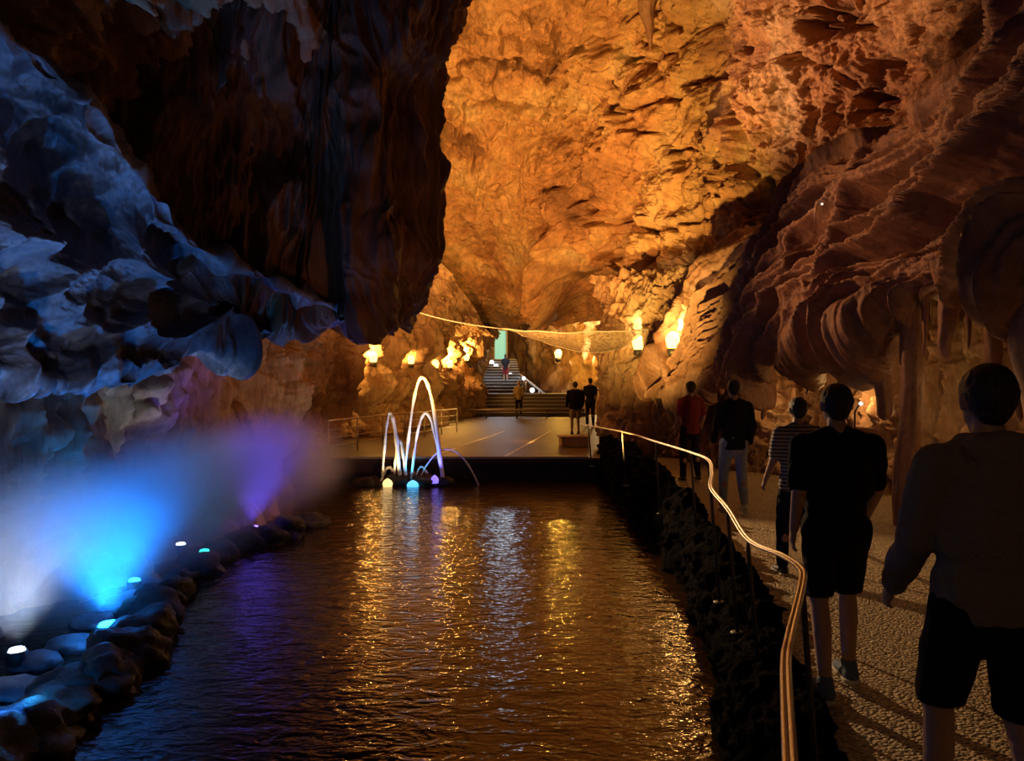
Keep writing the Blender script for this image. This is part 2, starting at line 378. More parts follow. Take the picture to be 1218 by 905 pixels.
# right hand drapery sheet sweeping down towards the path
eu = [(775, 470, 15.5), (815, 420, 15), (850, 345, 14.6), (905, 290, 13.4), (975, 238, 12.2), (1060, 195, 10.4), (1140, 125, 8.6), (1230, 45, 7), (1400, -120, 5.4)]
el = [(822, 472, 14.6), (850, 458, 13.8), (885, 444, 12.6), (935, 426, 11.2), (995, 402, 9.8), (1065, 366, 8.6), (1145, 330, 7.3), (1235, 316, 6.0), (1400, 320, 4.9)]
ctrl = []
for k, t in enumerate((-.12, 0, .2, .4, .6, .8, 1)):
    ctrl.append([at(*(np.array(a)*(1-t)+np.array(b)*t)) for a, b in zip(eu, el)])
ctrl[0] = [p+np.array([.7, 1.0, .1]) for p in ctrl[1]]
ctrl.append([p+np.array([.28, .3, .22]) for p in ctrl[-1]])
ctrl.append([p+np.array([.8, .6, 1.3]) for p in ctrl[-2]])
def d_drap(P, u, v, px, py):
    wx = fbm(P*.35, 3); vv = np.clip(v/.75, 0, 1.2)
    g = np.where(vv < .85, vv, .85+(vv-.85)*.6)                      # folds sweep down to the left, then hang
    s = g*1.35+u*1.15+wx*.13+.04*perlin(P*1.6); l = u-g*.6
    f1 = 1-np.abs(perlin(V3(s*5.5, l*1.2, 1)))*3; f2 = 1-np.abs(perlin(V3(s*14+3, l*2.4, 4)))*3; f3 = fbm(V3(s*38, l*6, 6), 4, True)
    am = (1-sm(v, .76, .86))
    h = wx*.2+(np.maximum(f1, -.8)*.46+np.maximum(f2, -.6)*.24+f3*.07)*(.25+.75*am)+fbm(P*4, 6, gain=.6)*.05
    gap = fbm(V3(s*4.2+8, l*1.7, 2), 2)
    h -= sm(gap, .12, .35)*.45*am
    return h
sheet('wall_right', ctrl, 520, 800, d_drap, M_drap)

# right wall beside the path, under the drapery
R = [(-2, 3.8), (1, 3.9), (2.6, 4.2), (4.2, 4.7), (5.6, 5.3), (7.2, 5.9), (9, 6.1), (11, 5.7), (13.2, 5.0), (15.5, 4.4), (17.5, 3.3)]
rows = [[(x+dx, Y, z) for Y, x in R] for z, dx in ((-1.75, -.25), (-1.2, 0), (-.5, .15), (.2, .25), (.9, .3), (1.8, .6), (3.2, 1.6))]
def d_right(P, u, v, px, py):
    w = fbm(P*.9, 3)
    return w*.25+fbm(st(P, 2.6, 2.2, .35)+w[..., None]*.6, 5, True)*.30+fbm(P*5, 3)*.05
sheet('wall_right', rows, 260, 600, d_right, M_flow, toward=(0, 6, 0))

# great dark mass hanging from the roof on the left
bot = [(-260, -150, 5.6), (-120, -30, 6.0), (0, 75, 6.6), (95, 150, 7.2), (165, 245, 7.8), (225, 318, 8.5), (300, 350, 9.0), (365, 366, 9.3), (410, 386, 9.5), (452, 384, 9.7)]
top = [(-260, -420, 4.8), (-120, -400, 5.2), (0, -380, 5.8), (100, -360, 6.4), (190, -340, 7.0), (270, -330, 7.6), (350, -320, 8.2), (430, -310, 8.8), (500, -300, 9.2), (555, -290, 9.6)]
ed = [(555, -290), (545, -120), (524, 0), (494, 90), (494, 170), (495, 250), (488, 310), (476, 355), (458, 380)]
rows = []
for k in range(9):
    t = k/8
    r = []
    for a, b in zip(top[:-1], bot[:-1]):
        p = np.array(a)*(1-t)+np.array(b)*t
        r.append(at(*p))
    ex, ey = ed[k]
    lp = np.array(top[-2])*(1-t)+np.array(bot[-2])*t
    r[-1] = at(ex-62+k*2.4, ey, 9.1); r.append(at(ex-18, ey, 9.45)); r.append(at(ex, ey, 10.2)); r.append(at(ex-8, ey, 11.4)); r.append(at(ex-80, ey, 13.0))
    rows.append(r)
rows.append([p+np.array([-.05, .35, -.04]) for p in rows[-1]])
rows.append([p+np.array([-.25, 1.5, .5]) for p in rows[-2]])
def d_mass(P, u, v, px, py):
    w = fbm(P*.55, 3)
    h = (w*.30+fbm(st(P, 2.0, 2.0, .14)+w[..., None]*.35, 4, True)*.22+fbm(st(P, 6, 6, .5), 5, True)*.07)*(1-.8*sm(v, .80, .92))
    return h-.28*np.exp(-((px-405)/14)**2)*sm(py, 150, 260)
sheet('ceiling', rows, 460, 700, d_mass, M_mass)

# pale scalloped overhang under it, above the blue basin
ou = [(-300, -120, 3.6), (-130, -30, 4.2), (0, 30, 5.0), (95, 108, 5.7), (165, 208, 6.5), (225, 285, 7.3), (300, 322, 8.2), (365, 352, 8.8), (430, 376, 9.6)]
ol = [(-300, 470, 3.9), (-130, 455, 5.0), (0, 436, 6.0), (75, 452, 6.6), (175, 456, 7.2), (235, 420, 8.0), (310, 402, 8.8), (372, 384, 9.6), (432, 380, 10.4)]
ctrl = []
for t in (0, .17, .34, .5, .66, .83, 1):
    bulge = .5*math.sin(PI*t)
    ctrl.append([at(a[0]*(1-t)+b[0]*t, a[1]*(1-t)+b[1]*t, a[2]*(1-t)+b[2]*t+bulge) for a, b in zip(ou, ol)])
ctrl.insert(0, [p*1.22+np.array([-.15, 0, -.10]) for p in ctrl[0]])
ctrl.append([p+np.array([-.30, .22, .06]) for p in ctrl[-1]])
ctrl.append([p+np.array([-1.0, .9, .35]) for p in ctrl[-2]])
def d_blue(P, u, v, px, py):
    w = fbm(P*.8, 3)
    Q = st(P, 1.6, 1.2, 1.6)+np.stack([w, -w, w*.5], -1)*.35
    a, b = worley(Q); a2, b2 = worley(P*2.7+w[..., None]*.5); a3, b3 = worley(P*5.5+w[..., None])
    h = a**1.6*.85+a2**1.6*.34+a3**2*.08-.42+w*.25+fbm(P*3, 6, gain=.6)*.06
    e = np.exp(-((v-.75)/.06)**2)
    return (h+e*(np.abs(perlin(V3(px/38, 0, 3)))*.5-.1))*(.45+.55*sm(v, .14, .24))*(1-.6*sm(v, .82, .9))
sheet('ceiling', ctrl, 420, 700, d_blue, M_grey, toward=(0, 5, -1))

# roof closing the hall overhead and behind the camera
def d_roof(P, u, v, px, py): return fbm(P*.4, 4)*.7
xs = [-9, -5, 0, 5, 9]
sheet('ceiling', [[(x, Y, z-.06*x*x*.5) for x in xs] for Y, z in ((-6, 4.5), (-2, 5.2), (2, 6.2), (5, 7.6), (8, 8.6), (11, 9.4), (14, 10.5), (17, 11.5))], 80, 60, d_roof, M_mass)

# ---------------------------------------------------------------- floors, pool, bank
me = bpy.data.meshes.new('water'); 
me.from_pydata([(-6, -3, -2.1), (2.6, -3, -2.1), (2.6, 15.8, -2.1), (-6, 15.8, -2.1)], [], [(0, 1, 2, 3)])
o = link('water', me, M_water); tag(o, 'dark rippled pool water reflecting amber cave lamps', 'water', kind='stuff')

bm = bmesh.new()
cs = [(-1.6, -3), (-.6, .8), (.75, 2.3), (1.12, 3.2), (1.45, 4.2), (1.75, 5.6), (1.95, 7.2), (2.1, 9), (2.15, 12), (2.1, 15.5), (6.6, 15.5), (6.6, -3)]
vs = [bm.verts.new((x, y, -1.62)) for x, y in cs]; f = bm.faces.new(vs)
r = bmesh.ops.extrude_face_region(bm, geom=[f]); bmesh.ops.translate(bm, verts=[v for v in r['geom'] if isinstance(v, bmesh.types.BMVert)], vec=(0, 0, -.8))
bmesh.ops.recalc_face_normals(bm, faces=bm.faces)
o = bm_obj('floor', bm, M_gravel, smooth=False); o['kind'] = 'structure'

bm = bmesh.new(); box(bm, (-.2, 25.2, -1.68), (9.6, 19.5, .12), bev=.02); box(bm, (-.2, 25.6, -2.1), (9.6, 19.3, .8))
o = bm_obj('floor', bm, M_stage, smooth=False); o['kind'] = 'structure'
bm = bmesh.new(); box(bm, (-.9, 15.44, -1.605), (5.0, .10, .05), bev=.01)
o = bm_obj('trim_1', bm, simple('edge_stone', (.42, .36, .28), .5), smooth=False); o['kind'] = 'structure'
for i, (x0, y0, x1, y1) in enumerate(((-1.77, 15.5, -.24, 23.6), (-.19, 15.5, 1.24, 23.6))):
    bm = bmesh.new(); d = Vector((x1-x0, y1-y0, 0)); L_ = d.length
    box(bm, ((x0+x1)/2, (y0+y1)/2, -1.617), (L_, .07, .008), math.atan2(d.y, d.x))
    o = bm_obj('trim_%d' % (i+2), bm, M_white_line, smooth=False); o['kind'] = 'structure'

# rocky bank between pool and path
B = [(-1.8, -3), (-.8, .8), (.45, 2.2), (.92, 3.0), (1.18, 4.1), (1.55, 6.1), (1.75, 8.5), (1.80, 11), (1.80, 14), (1.78, 16.5)]
def bankrow(dx, z, zs=0): return [(x+dx*(1 if y > 2.5 else .6), y, z+zs*sm(np.array(y), 5., 12.)) for x, y in B]
rows = [bankrow(-.02, -2.4), bankrow(0, -2.12), bankrow(.05, -1.85), bankrow(.12, -1.62, .2), bankrow(.24, -1.5, .3), bankrow(.36, -1.54, .28), bankrow(.46, -1.72, .1)]
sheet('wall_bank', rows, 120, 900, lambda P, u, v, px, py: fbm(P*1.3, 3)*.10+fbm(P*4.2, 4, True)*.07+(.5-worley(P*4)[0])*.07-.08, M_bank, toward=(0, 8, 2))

def boulder(name, loc, s, seed, mat=M_bank, sub=4, amp=.35):
    bm = bmesh.new(); bmesh.ops.create_icosphere(bm, subdivisions=sub, radius=1)
    P = np.array([v.co[:] for v in bm.verts]); 
    a, b = worley(P*1.1+seed*3.7)
    n = 1+fbm(P*1.1+seed*7.1, 4)*amp-(a-.5)*.35
    for v, k in zip(bm.verts, n): v.co = Vector((v.co.x*s[0]*k, v.co.y*s[1]*k, v.co.z*s[2]*k))
    o = bm_obj(name, bm, mat); o.location = loc; o.rotation_euler = (0, 0, seed*1.3)
    return o
# rim stones of the blue basin
rim = [(18, 872, .30), (38, 855, .22), (70, 835, .24), (98, 812, .26), (128, 800, .22), (150, 775, .26), (170, 752, .24), (178, 728, .24),
       (196, 705, .2), (215, 688, .16), (238, 672, .2), (262, 655, .2), (290, 642, .22), (318, 638, .22), (342, 630, .24), (372, 618, .2), (-20, 900, .3)]
ORD = ['first', 'second', 'third', 'fourth', 'fifth', 'sixth', 'seventh', 'eighth', 'ninth', 'tenth', 'eleventh', 'twelfth', 'thirteenth', 'fourteenth', 'fifteenth', 'sixteenth', 'seventeenth']
M_rim = rock('wet_rim_rock', [(.01, .01, .01), (.025, .022, .02), (.04, .034, .03), (.08, .07, .06)], 3, rough=(.35, .7), bump=.7, bd=.03, fine=12, spec=.3)
RIML = ['%s from the nearest end' % ORD[(i+1) % 17] for i in range(17)]
for i, (x, y, s) in enumerate(rim):
    Yd = 2.02*F/(y-452.5); p = at(x, y, Yd)
    o = boulder('rim_rock', (p[0], p[1], -2.07), (s, s*1.25, s*(.6 if i < 4 or i == 16 else .9)), i+1, M_rim)
    tag(o, 'dark wet rim stone of the blue basin, %s' % RIML[i], 'rock', 'rim stones along the blue basin')

# ---------------------------------------------------------------- blue basin lamps and mist
def basin_lamp(px, py, col, e, label, rad=.07, zz=-1.96, es=14, ang=110, tilt=0, glow=0):
    Yd = -zz*F/(py-452.5); p = at(px, py, Yd)
    t = thing('basin_lamp', label, 'lamp', tuple(p))
    bm = bmesh.new(); lathe(bm, [(rad*.5, -.12), (rad*1.1, -.10), (rad*1.2, -.015), (rad*1.05, 0), (rad*1.0, -.02)]); bm_obj('housing', bm, M_dsteel, t)
    bm = bmesh.new(); lathe(bm, [(rad*.95, -.012), (rad*.8, .012), (rad*.4, .02), (rad*.05, .022)])
    bm_obj('lens', bm, simple('lens_glass', (1, 1, 1), .3, emit=col, es=es), t)
    lamp('SPOT', (0, 0, .03), e, col, (0, 0, 0), size=.03, angle=ang, blend=1, parent=t, name='basin_light').rotation_euler = (PI-tilt, 0, 0)
    if glow: lamp('POINT', (-.03, -.05, .17), glow, col, size=.03, parent=t, name='basin_glow')
    return t
BLUE = (.02, .22, 1); CYAN = (.03, .42, 1)
basin_lamp(20, 773, (.62, .75, 1), 120, 'white basin lamp at the left edge under grey mist', .06, ang=100)
basin_lamp(48, 838, (.02, .35, 1), 20, 'blue basin lamp among the lowest rim stones', .08, glow=5)
basin_lamp(8, 852, (.02, .16, 1), 60, 'deep blue basin lamp cut by the left frame edge', .08, glow=7)
basin_lamp(130, 742, (.01, .24, 1), 520, 'bright azure basin lamp at the foot of the blue mist', .09, ang=104, glow=7)
basin_lamp(160, 690, (.01, .20, 1), 170, 'blue basin lamp behind the azure one', .06, ang=100, glow=6)
basin_lamp(215, 647, (.60, .7, 1), 60, 'small white basin lamp halfway along the rim', .06, ang=90)
basin_lamp(243, 655, (.02, .9, .7), 12, 'teal basin lamp beside the small white one', .06, es=3)
basin_lamp(300, 627, (.10, .07, 1), 260, 'indigo basin lamp at the far end of the rim', .09, ang=95)
lamp('SPOT', (-3.2, 4.6, -1.2), 24, (.72, .74, 1), (-3.8, 6.6, 1.2), .05, 75, .8, name='basin_flood_white')
lamp('SPOT', (-3.0, 8.6, -.6), 26, (.03, .3, 1), (-2.9, 9.8, 1.2), .05, 90, .8, name='basin_flood_far')

SL = ['added pale wet stone left of the azure basin lamp', 'added small wet stone just above the azure basin lamp', 'added flat blue-lit stone beyond the azure basin lamp', 'added blue-lit stone by the small rear blue lamp',
      'added wet stone between the white lamp and the azure lamp', 'added blue-lit stone at the left edge above the deep blue lamp', 'added wet stone beside the lowest blue lamp', 'added wet stone near the lower white basin lamp']
for i, (x, y, s_) in enumerate(((112, 738, .13), (138, 722, .10), (152, 712, .15), (170, 694, .12), (85, 765, .14), (14, 818, .14), (62, 815, .12), (45, 785, .13))):  # stones added to carry the blue glow of the wet basin
    Yd = 2.07*F/(y-452.5); p = at(x, y, Yd)
    o = boulder('added_basin_rock', (p[0], p[1], -2.09), (s_*1.5, s_*1.2, s_*.55), 60+i, M_grey, sub=3)
    tag(o, SL[i], 'rock', 'added stones catching the basin glow')

def mist():
    m = bpy.data.materials.new('mist'); m.use_nodes = True; t = m.node_tree; t.nodes.clear(); N = t.nodes.new; L = t.links.new
    out = N('ShaderNodeOutputMaterial'); sc = N('ShaderNodeVolumeScatter'); L(sc.outputs[0], out.inputs['Volume'])
    sc.inputs['Color'].default_value = (.95, .97, 1, 1); sc.inputs['Anisotropy'].default_value = .1
    tc = N('ShaderNodeTexCoord'); prev = None
    # (centre, radii, density) of each soft plume
    for c, r, k in (((-3.75, 6.2, -1.30), (1.15, 1.6, .84), 1.1), ((-3.35, 7.6, -1.15), (1.1, 1.7, .90), 1.4), ((-3.15, 9.8, -1.1), (1.15, 2.0, .86), 1.1)):
        mp = N('ShaderNodeMapping'); mp.vector_type = 'TEXTURE'; mp.inputs['Location'].default_value = c; mp.inputs['Scale'].default_value = r
        L(tc.outputs['Object'], mp.inputs['Vector'])
        ln = N('ShaderNodeVectorMath'); ln.operation = 'LENGTH'; L(mp.outputs['Vector'], ln.inputs[0])
        mr = N('ShaderNodeMapRange'); mr.interpolation_type = 'SMOOTHERSTEP'; mr.inputs['From Min'].default_value = 1.0; mr.inputs['From Max'].default_value = 0.1
        mr.inputs['To Min'].default_value = 0; mr.inputs['To Max'].default_value = k
        L(ln.outputs['Value'], mr.inputs['Value'])
        if prev is None: prev = mr.outputs['Result']
        else:
            ad = N('ShaderNodeMath'); ad.operation = 'ADD'; L(prev, ad.inputs[0]); L(mr.outputs['Result'], ad.inputs[1]); prev = ad.outputs['Value']
    L(prev, sc.inputs['Density'])
    bm = bmesh.new(); box(bm, (-3.35, 8.1, -1.15), (3.0, 7.6, 1.84)); o = bm_obj('mist', bm, m, smooth=False)
    tag(o, 'soft blue-lit mist drifting over the basin beside the pool', 'mist', kind='stuff')
mist()

# ---------------------------------------------------------------- wall lamps
bpy.context.view_layer.update(); DG = bpy.context.evaluated_depsgraph_get()
def on_rock(px, py, Y):
    d = Vector(at(px, py, 1)).normalized(); o_ = Vector(at(px, py, Y-4)); h_, loc, *_ = SC.ray_cast(DG, o_, d)
    return np.array(loc) if h_ and abs(loc.y-Y) < 5 else at(px, py, Y)
def wall_lamp(px, py, Y, label, e, col=(1, .62, .2), r=.10, hot=(-.1, -.3, .1)):
    p = on_rock(px, py, Y); p = p*(1-.22/p[1])
    t = thing('wall_lamp', label, 'lamp', tuple(p))
    bm = bmesh.new(); lathe(bm, [(r*.45, -r*1.3), (r*.8, -r*1.0), (r*1.0, -r*.2), (r*1.08, r*.3), (r*.9, r*.9), (r*.4, r*1.3), (r*.05, r*1.4)]); bm_obj('lamp_glass', bm, M_bulb, t)
    bm = bmesh.new(); lathe(bm, [(r*.3, -r*2.3), (r*.75, -r*2.2), (r*.85, -r*1.3), (r*.5, -r*1.1)]); tube(bm, [(0, 0, -r*2), (0, r*2, -r*2.3), (0, r*5, -r*2.2)], r*.18); bm_obj('bracket', bm, M_dsteel, t)
    d_ = Vector(p).normalized()*.8+Vector((-.35 if p[0] < 0 else .35, 0, .25))
    lamp('POINT', hot, e*.42, col, size=.08, parent=t, name='lamp_glow')
    lo = lamp('SPOT', hot, e, col, None, .06, 150, .5, parent=t, name='lamp_light'); lo.rotation_euler = d_.to_track_quat('-Z', 'Y').to_euler()
    return t
names = ['largest and nearest flame-like lamp in the left rock wall', 'second glowing lamp along the left wall above the fountain', 'third glowing lamp in the ribbed left wall',
         'small fourth lamp deep in the left wall', 'lamp at the left wall end beside the stairs, in pale rock']
for (x, y, Y), n in zip(LAMPS_L, names): wall_lamp(x, y, Y, n, 330, (1, .50, .10), r=.12, hot=(-.05, -.12, .32))
wall_lamp(759, 408, 16.5, 'bright lamp on the right pillar at the net corner', 130, (1, .62, .25), .13, (.1, -.1, .3))
wall_lamp(800, 405, 15.6, 'bright lamp in the right pillar hollow near the dark drapery', 130, (1, .55, .15), .13, (.1, -.1, .3))
wall_lamp(664, 421, 44, 'small round lamp on the olive rear cave wall', 900, (1, .50, .06), .2, (.1, -.25, .3))
wall_lamp(719, 426, 44, 'lamp on pale rock behind the right pillar', 900, (1, .72, .35), .26, (-.1, -.3, .3))

# ---------------------------------------------------------------- stairs and lit doorway
t = thing('staircase', 'wide low stone staircase at the back of the stage', 'stairs', (0.9, 33.5, -1.62))
for k in range(6):
    bm = bmesh.new(); box(bm, (0, .45*k+.9, .08+.16*k), (4.9-.05*k, 1.8, .15), bev=.01); sp_ = bm_obj('step', bm, M_riser, t, False)
    bm = bmesh.new(); box(bm, (0, .45*k-.01+.9, .165+.16*k), (4.95-.05*k, 1.86, .035), bev=.008); bm_obj('tread', bm, M_step, sp_, False)
t = thing('staircase', 'pale upper staircase climbing to the turquoise doorway', 'stairs', (-.55, 38, -.66))
for k in range(12):
    bm = bmesh.new(); box(bm, (0, .95*k+.6, .085+.17*k), (2.3-.06*k, 1.5, .155), bev=.01); sp_ = bm_obj('step', bm, M_riser, t, False)
    bm = bmesh.new(); box(bm, (0, .95*k+.59, .17+.17*k), (2.36-.06*k, 1.56, .04), bev=.008); bm_obj('tread', bm, M_step2, sp_, False)
t = thing('doorway', 'tall turquoise glowing doorway at the top of the stairs', 'doorway', (-.78, 49.8, 1.36))
bm = bmesh.new(); box(bm, (0, 0, 1.0), (.74, .05, 1.95)); bm_obj('door_panel', bm, simple('turquoise_glow', (.3, .7, .6), .5, emit=(.22, .62, .50), es=.75), t, False)
bm = bmesh.new()
for dx in (-.42, .42): box(bm, (dx, -.05, 1.0), (.1, .2, 2.05), bev=.01)
box(bm, (0, -.05, 2.03), (.94, .2, .1), bev=.01); bm_obj('door_frame', bm, simple('door_frame', (.5, .45, .35), .6), t, False)
lamp('AREA', (-.7, 46.5, 3.1), 70, (.70, .84, 1), (-.6, 42, .2), 1.6, name='door_light')
lamp('AREA', (-.4, 40.0, 2.0), 45, (.8, .88, 1), (-.5, 40.5, -.4), .5, name='stair_light')
t = thing('stair_railing', 'sloping pale metal stair railing right of the bright stairs', 'railing')
a, b = at(597, 429, 49), at(655, 474, 38.5)
bm = bmesh.new(); tube(bm, [a, b], .06); bm_obj('rail', bm, simple('pale_rail', (.85, .8, .72), .35), t)
for k in (.05, .3, .55, .8, 1):
    p = a+(b-a)*k; bm = bmesh.new(); tube(bm, [p, p-np.array([0, 0, .95])], .03, 6); bm_obj('post', bm, M_steel, t)
for i, (x, y, Y, r) in enumerate(((585, 431, 47, .14), (590, 436, 46, .16), (598, 441, 45, .17), (607, 447, 43.5, .16), (613, 459, 42, .13), (623, 450, 41.5, .10), (633, 464, 40, .13))):
    p = at(x, y, Y)
    t = thing('stair_globe', 'small white globe lamp by the bright stairs, %s from the turquoise doorway' % ORD[i], 'lamp', tuple(p), group='white globe lamps by the stairs')
    bm = bmesh.new(); bmesh.ops.create_icosphere(bm, subdivisions=3, radius=r); bm_obj('globe', bm, M_bulbw, t)
    bm = bmesh.new(); tube(bm, [(0, 0, -r*.8), (0, 0, -.8)], .025, 6); bm_obj('post', bm, M_dsteel, t)

# ---------------------------------------------------------------- net and rope
def rope_obj(pts, r, label):
    bm = bmesh.new(); tube(bm, pts, r, 6); return tag(bm_obj('rope', bm, simple('pale_rope', (.42, .36, .28), .7)), label, 'rope')
A_, B_, C_ = at(455, 357, 16), at(597, 391, 17), at(771, 391.5, 16.6)
rope_obj([A_+(B_-A_)*k/8-np.array([0, 0, .10*math.sin(PI*k/8)]) for k in range(9)], .012, 'thin pale rope crossing from hanging rock to the net')
nu_, nv_ = 60, 20; P = np.zeros((nv_, nu_, 3))
for i in range(nu_):
    s = i/(nu_-1); tp = B_+(C_-B_)*s-np.array([0, 0, .08*math.sin(PI*s)])
    bt = tp-np.array([0, -1.3*math.sin(PI*s)**.8, .43*math.sin(PI*s**1.9)**.8 if 0 < s < 1 else 0])
    for j in range(nv_):
        k = j/(nv_-1); P[j, i] = tp*(1-k)+bt*k-np.array([0, 0, .10*math.sin(PI*k)*math.sin(PI*s)])
P[..., 2] += perlin(P*2.2)*.05
m, t_, b = new_mat('net_cloth'); N = t_.nodes.new; L = t_.links.new
tr = N('ShaderNodeBsdfTransparent'); mx = N('ShaderNodeMixShader'); tc = N('ShaderNodeTexCoord')
wv = N('ShaderNodeTexNoise'); wv.inputs['Scale'].default_value = 14; wv.inputs['Detail'].default_value = 4; L(tc.outputs['Object'], wv.inputs['Vector'])
mr = N('ShaderNodeMapRange'); mr.inputs['From Min'].default_value = .35; mr.inputs['From Max'].default_value = .65; mr.inputs['To Min'].default_value = .35; mr.inputs['To Max'].default_value = .9
L(wv.outputs['Fac'], mr.inputs['Value']); L(mr.outputs['Result'], mx.inputs['Fac']); L(tr.outputs[0], mx.inputs[1]); L(b.outputs[0], mx.inputs[2])
L(mx.outputs[0], t_.nodes['Material Output'].inputs['Surface']); b.inputs['Base Color'].default_value = (.34, .25, .15, 1); b.inputs['Roughness'].default_value = .8
root = thing('hanging_net', 'sagging pale net slung under the vault to the right pillar', 'net')
grid_mesh('net_cloth', P, m, root)
bm = bmesh.new(); tube(bm, [P[0, i] for i in range(0, nu_, 3)]+[C_], .018, 6); tube(bm, [P[-1, i] for i in range(0, nu_, 3)]+[C_], .014, 6)
bm_obj('edge_rope', bm, simple('net_rope', (.40, .33, .24), .7), root)

# ---------------------------------------------------------------- fountain
fr = thing('fountain', 'small fountain of arching white jets on a rock islet, lit blue and gold', 'fountain', (-2.0, 14.9, -2.1))
FO = Vector(fr.location)
def fp(px, py, dY=0): return Vector(at(px, py, 14.9+dY))-FO
for i, (x, y, sx, sz) in enumerate(((438, 579, .30, .15), (457, 581, .26, .12), (477, 577, .34, .20), (505, 577, .44, .18), (526, 577, .28, .12), (493, 570, .24, .18))):
    o = boulder('islet_rock', fp(x, y-4, .1 if i != 5 else .5), (sx, .28, sz), 30+i, M_rim, sub=3); o.parent = fr
def jet(p0, pk, p1, r=.034, n=40, dY=0.0):
    x0, xk, x1 = p0[0], pk[0], p1[0]; pts = []; rad = []
    for i in range(n+1):
        k = i/n
        if k < .5: q = k*2; x = x0+(xk-x0)*q; y = pk[1]+(p0[1]-pk[1])*(1-q)**2
        else: q = k*2-1; x = xk+(x1-xk)*q; y = pk[1]+(p1[1]-pk[1])*q**2
        pts.append(fp(x, y, dY+.12*math.sin(k*PI))); rad.append(r*(.75+.4*k+.18*math.sin(k*37+x0)+.1*math.sin(k*71)))
    bm = bmesh.new(); tube(bm, pts, rad, 8); return bm_obj('water_jet', bm, M_jet, fr)
jet((455, 566), (463.5, 491), (476, 572), .036); jet((481, 572), (502, 449), (527, 572), .034, 60); jet((489, 570), (506, 491), (526.5, 570), .032)
jet((469, 568), (474.5, 523), (483, 570), .030); jet((452, 577), (463, 556), (472, 572), .034); jet((500, 567), (532, 534), (573, 586), .016)
jet((486, 571), (490.5, 561), (495, 571), .026, 24); jet((494, 571), (501, 555), (508, 563), .022, 24)
for (x, y, col, e, r) in ((461, 575, (1, .66, .25), 9, .10), (491, 577, (.05, .5, 1), 7, .12), (517, 571, (.2, .14, 1), 6, .08)):
    p = fp(x, y, -.25)
    bm = bmesh.new(); lathe(bm, [(r*.9, -.06), (r, 0), (r*.8, .05), (r*.3, .09), (.01, .10)], p, 16)
    bm_obj('fountain_lamp', bm, simple('fountain_lens', (1, 1, 1), .3, emit=col, es=1.6), fr)
    lamp('SPOT', p+Vector((0, -.02, .13)), e*4, col, size=.03, angle=150, blend=.6, parent=fr, name='fountain_light').rotation_euler = (PI, 0, 0)
lamp('SPOT', fp(487, 574, -.6), 150, (1, .8, .62), fp(493, 480)+FO-Vector((0, 0, 0)), .05, 50, .8, parent=fr, name='fountain_spot').rotation_euler = (math.radians(160), 0, math.radians(0))

# ---------------------------------------------------------------- railings
RP = [(942, 960, 1.25), (940, 905, 1.45), (935, 790, 2.0), (940, 755, 2.2), (955, 690, 2.75), (951, 674, 2.95), (930, 660, 3.3), (890, 641, 4.0), (866, 605, 4.75), (846, 580, 5.4), (847, 562, 5.9), (843, 547, 6.8), (822, 538, 7.5), (780, 525, 9.0), (740, 513, 11.4), (700, 506, 14.0), (690, 504, 15.2)]
rl = thing('path_railing', 'winding pale metal handrail between pool and walking path', 'railing')
pts = [Vector(at(*p)) for p in RP]
fine = [Vector(p) for p in catmull(np.array([p[:] for p in pts]), 90)]
bm = bmesh.new(); tube(bm, [p+Vector((.007, 0, 0)) for p in fine], .0085, 8, 1.0); tube(bm, [p-Vector((.009, 0, .003)) for p in fine], .0075, 8)
bm_obj('handrail', bm, M_steel, rl)
for i in (2, 4, 7, 8, 9, 11, 12, 13, 14, 15):
    p = pts[i]; bm = bmesh.new(); tube(bm, [p, p*1.0-Vector((0, 0, .05)), (p.x+.06, p.y, -1.62)], .012, 8); lathe(bm, [(.045, 0), (.045, .01), (.02, .014)], (p.x+.06, p.y, -1.625), 12)
    bm_obj('post', bm, M_dsteel, rl)
sr = thing('stage_railing', 'low thin metal railing along the left edge of the stage', 'railing')
a, b = np.array([-3.95, 15.9, -.86]), np.array([-1.75, 23.5, -.90])
for k, h in (('top_rail', 0), ('wire', -.2), ('wire', -.38), ('wire', -.55)):
    bm = bmesh.new(); tube(bm, [a+[0, 0, h], b+[0, 0, h]], .02 if h == 0 else .009, 6); bm_obj(k, bm, M_steel, sr)
for k in range(7):
    p = a+(b-a)*k/6; bm = bmesh.new(); tube(bm, [p, (p[0], p[1], -1.62)], .018, 6); bm_obj('post', bm, M_steel, sr)
br = thing('rope_barrier', 'low dark rail across the foot of the wide stairs', 'railing')
a, b = np.array([-2.4, 31.5, -1.25]), np.array([2.8, 31.8, -1.3])
bm = bmesh.new(); tube(bm, [a, b], .05, 6); bm_obj('top_rail', bm, simple('barrier', (.3, .2, .14), .5), br)
for k in range(5):
    p = a+(b-a)*k/4; bm = bmesh.new(); tube(bm, [p, (p[0], p[1], -1.62)], .03, 6); bm_obj('post', bm, M_dsteel, br)
pl = thing('plinth', 'low square stone plinth at the right side of the stage', 'plinth', (1.52, 18.3, -1.62), .1)
bm = bmesh.new(); box(bm, (0, 0, .11), (.66, .5, .22), bev=.02); bm_obj('block', bm, M_plinth, pl, False)
bm = bmesh.new(); box(bm, (0, 0, .235), (.74, .58, .04), bev=.01); bm_obj('slab', bm, M_plinth, pl, False)

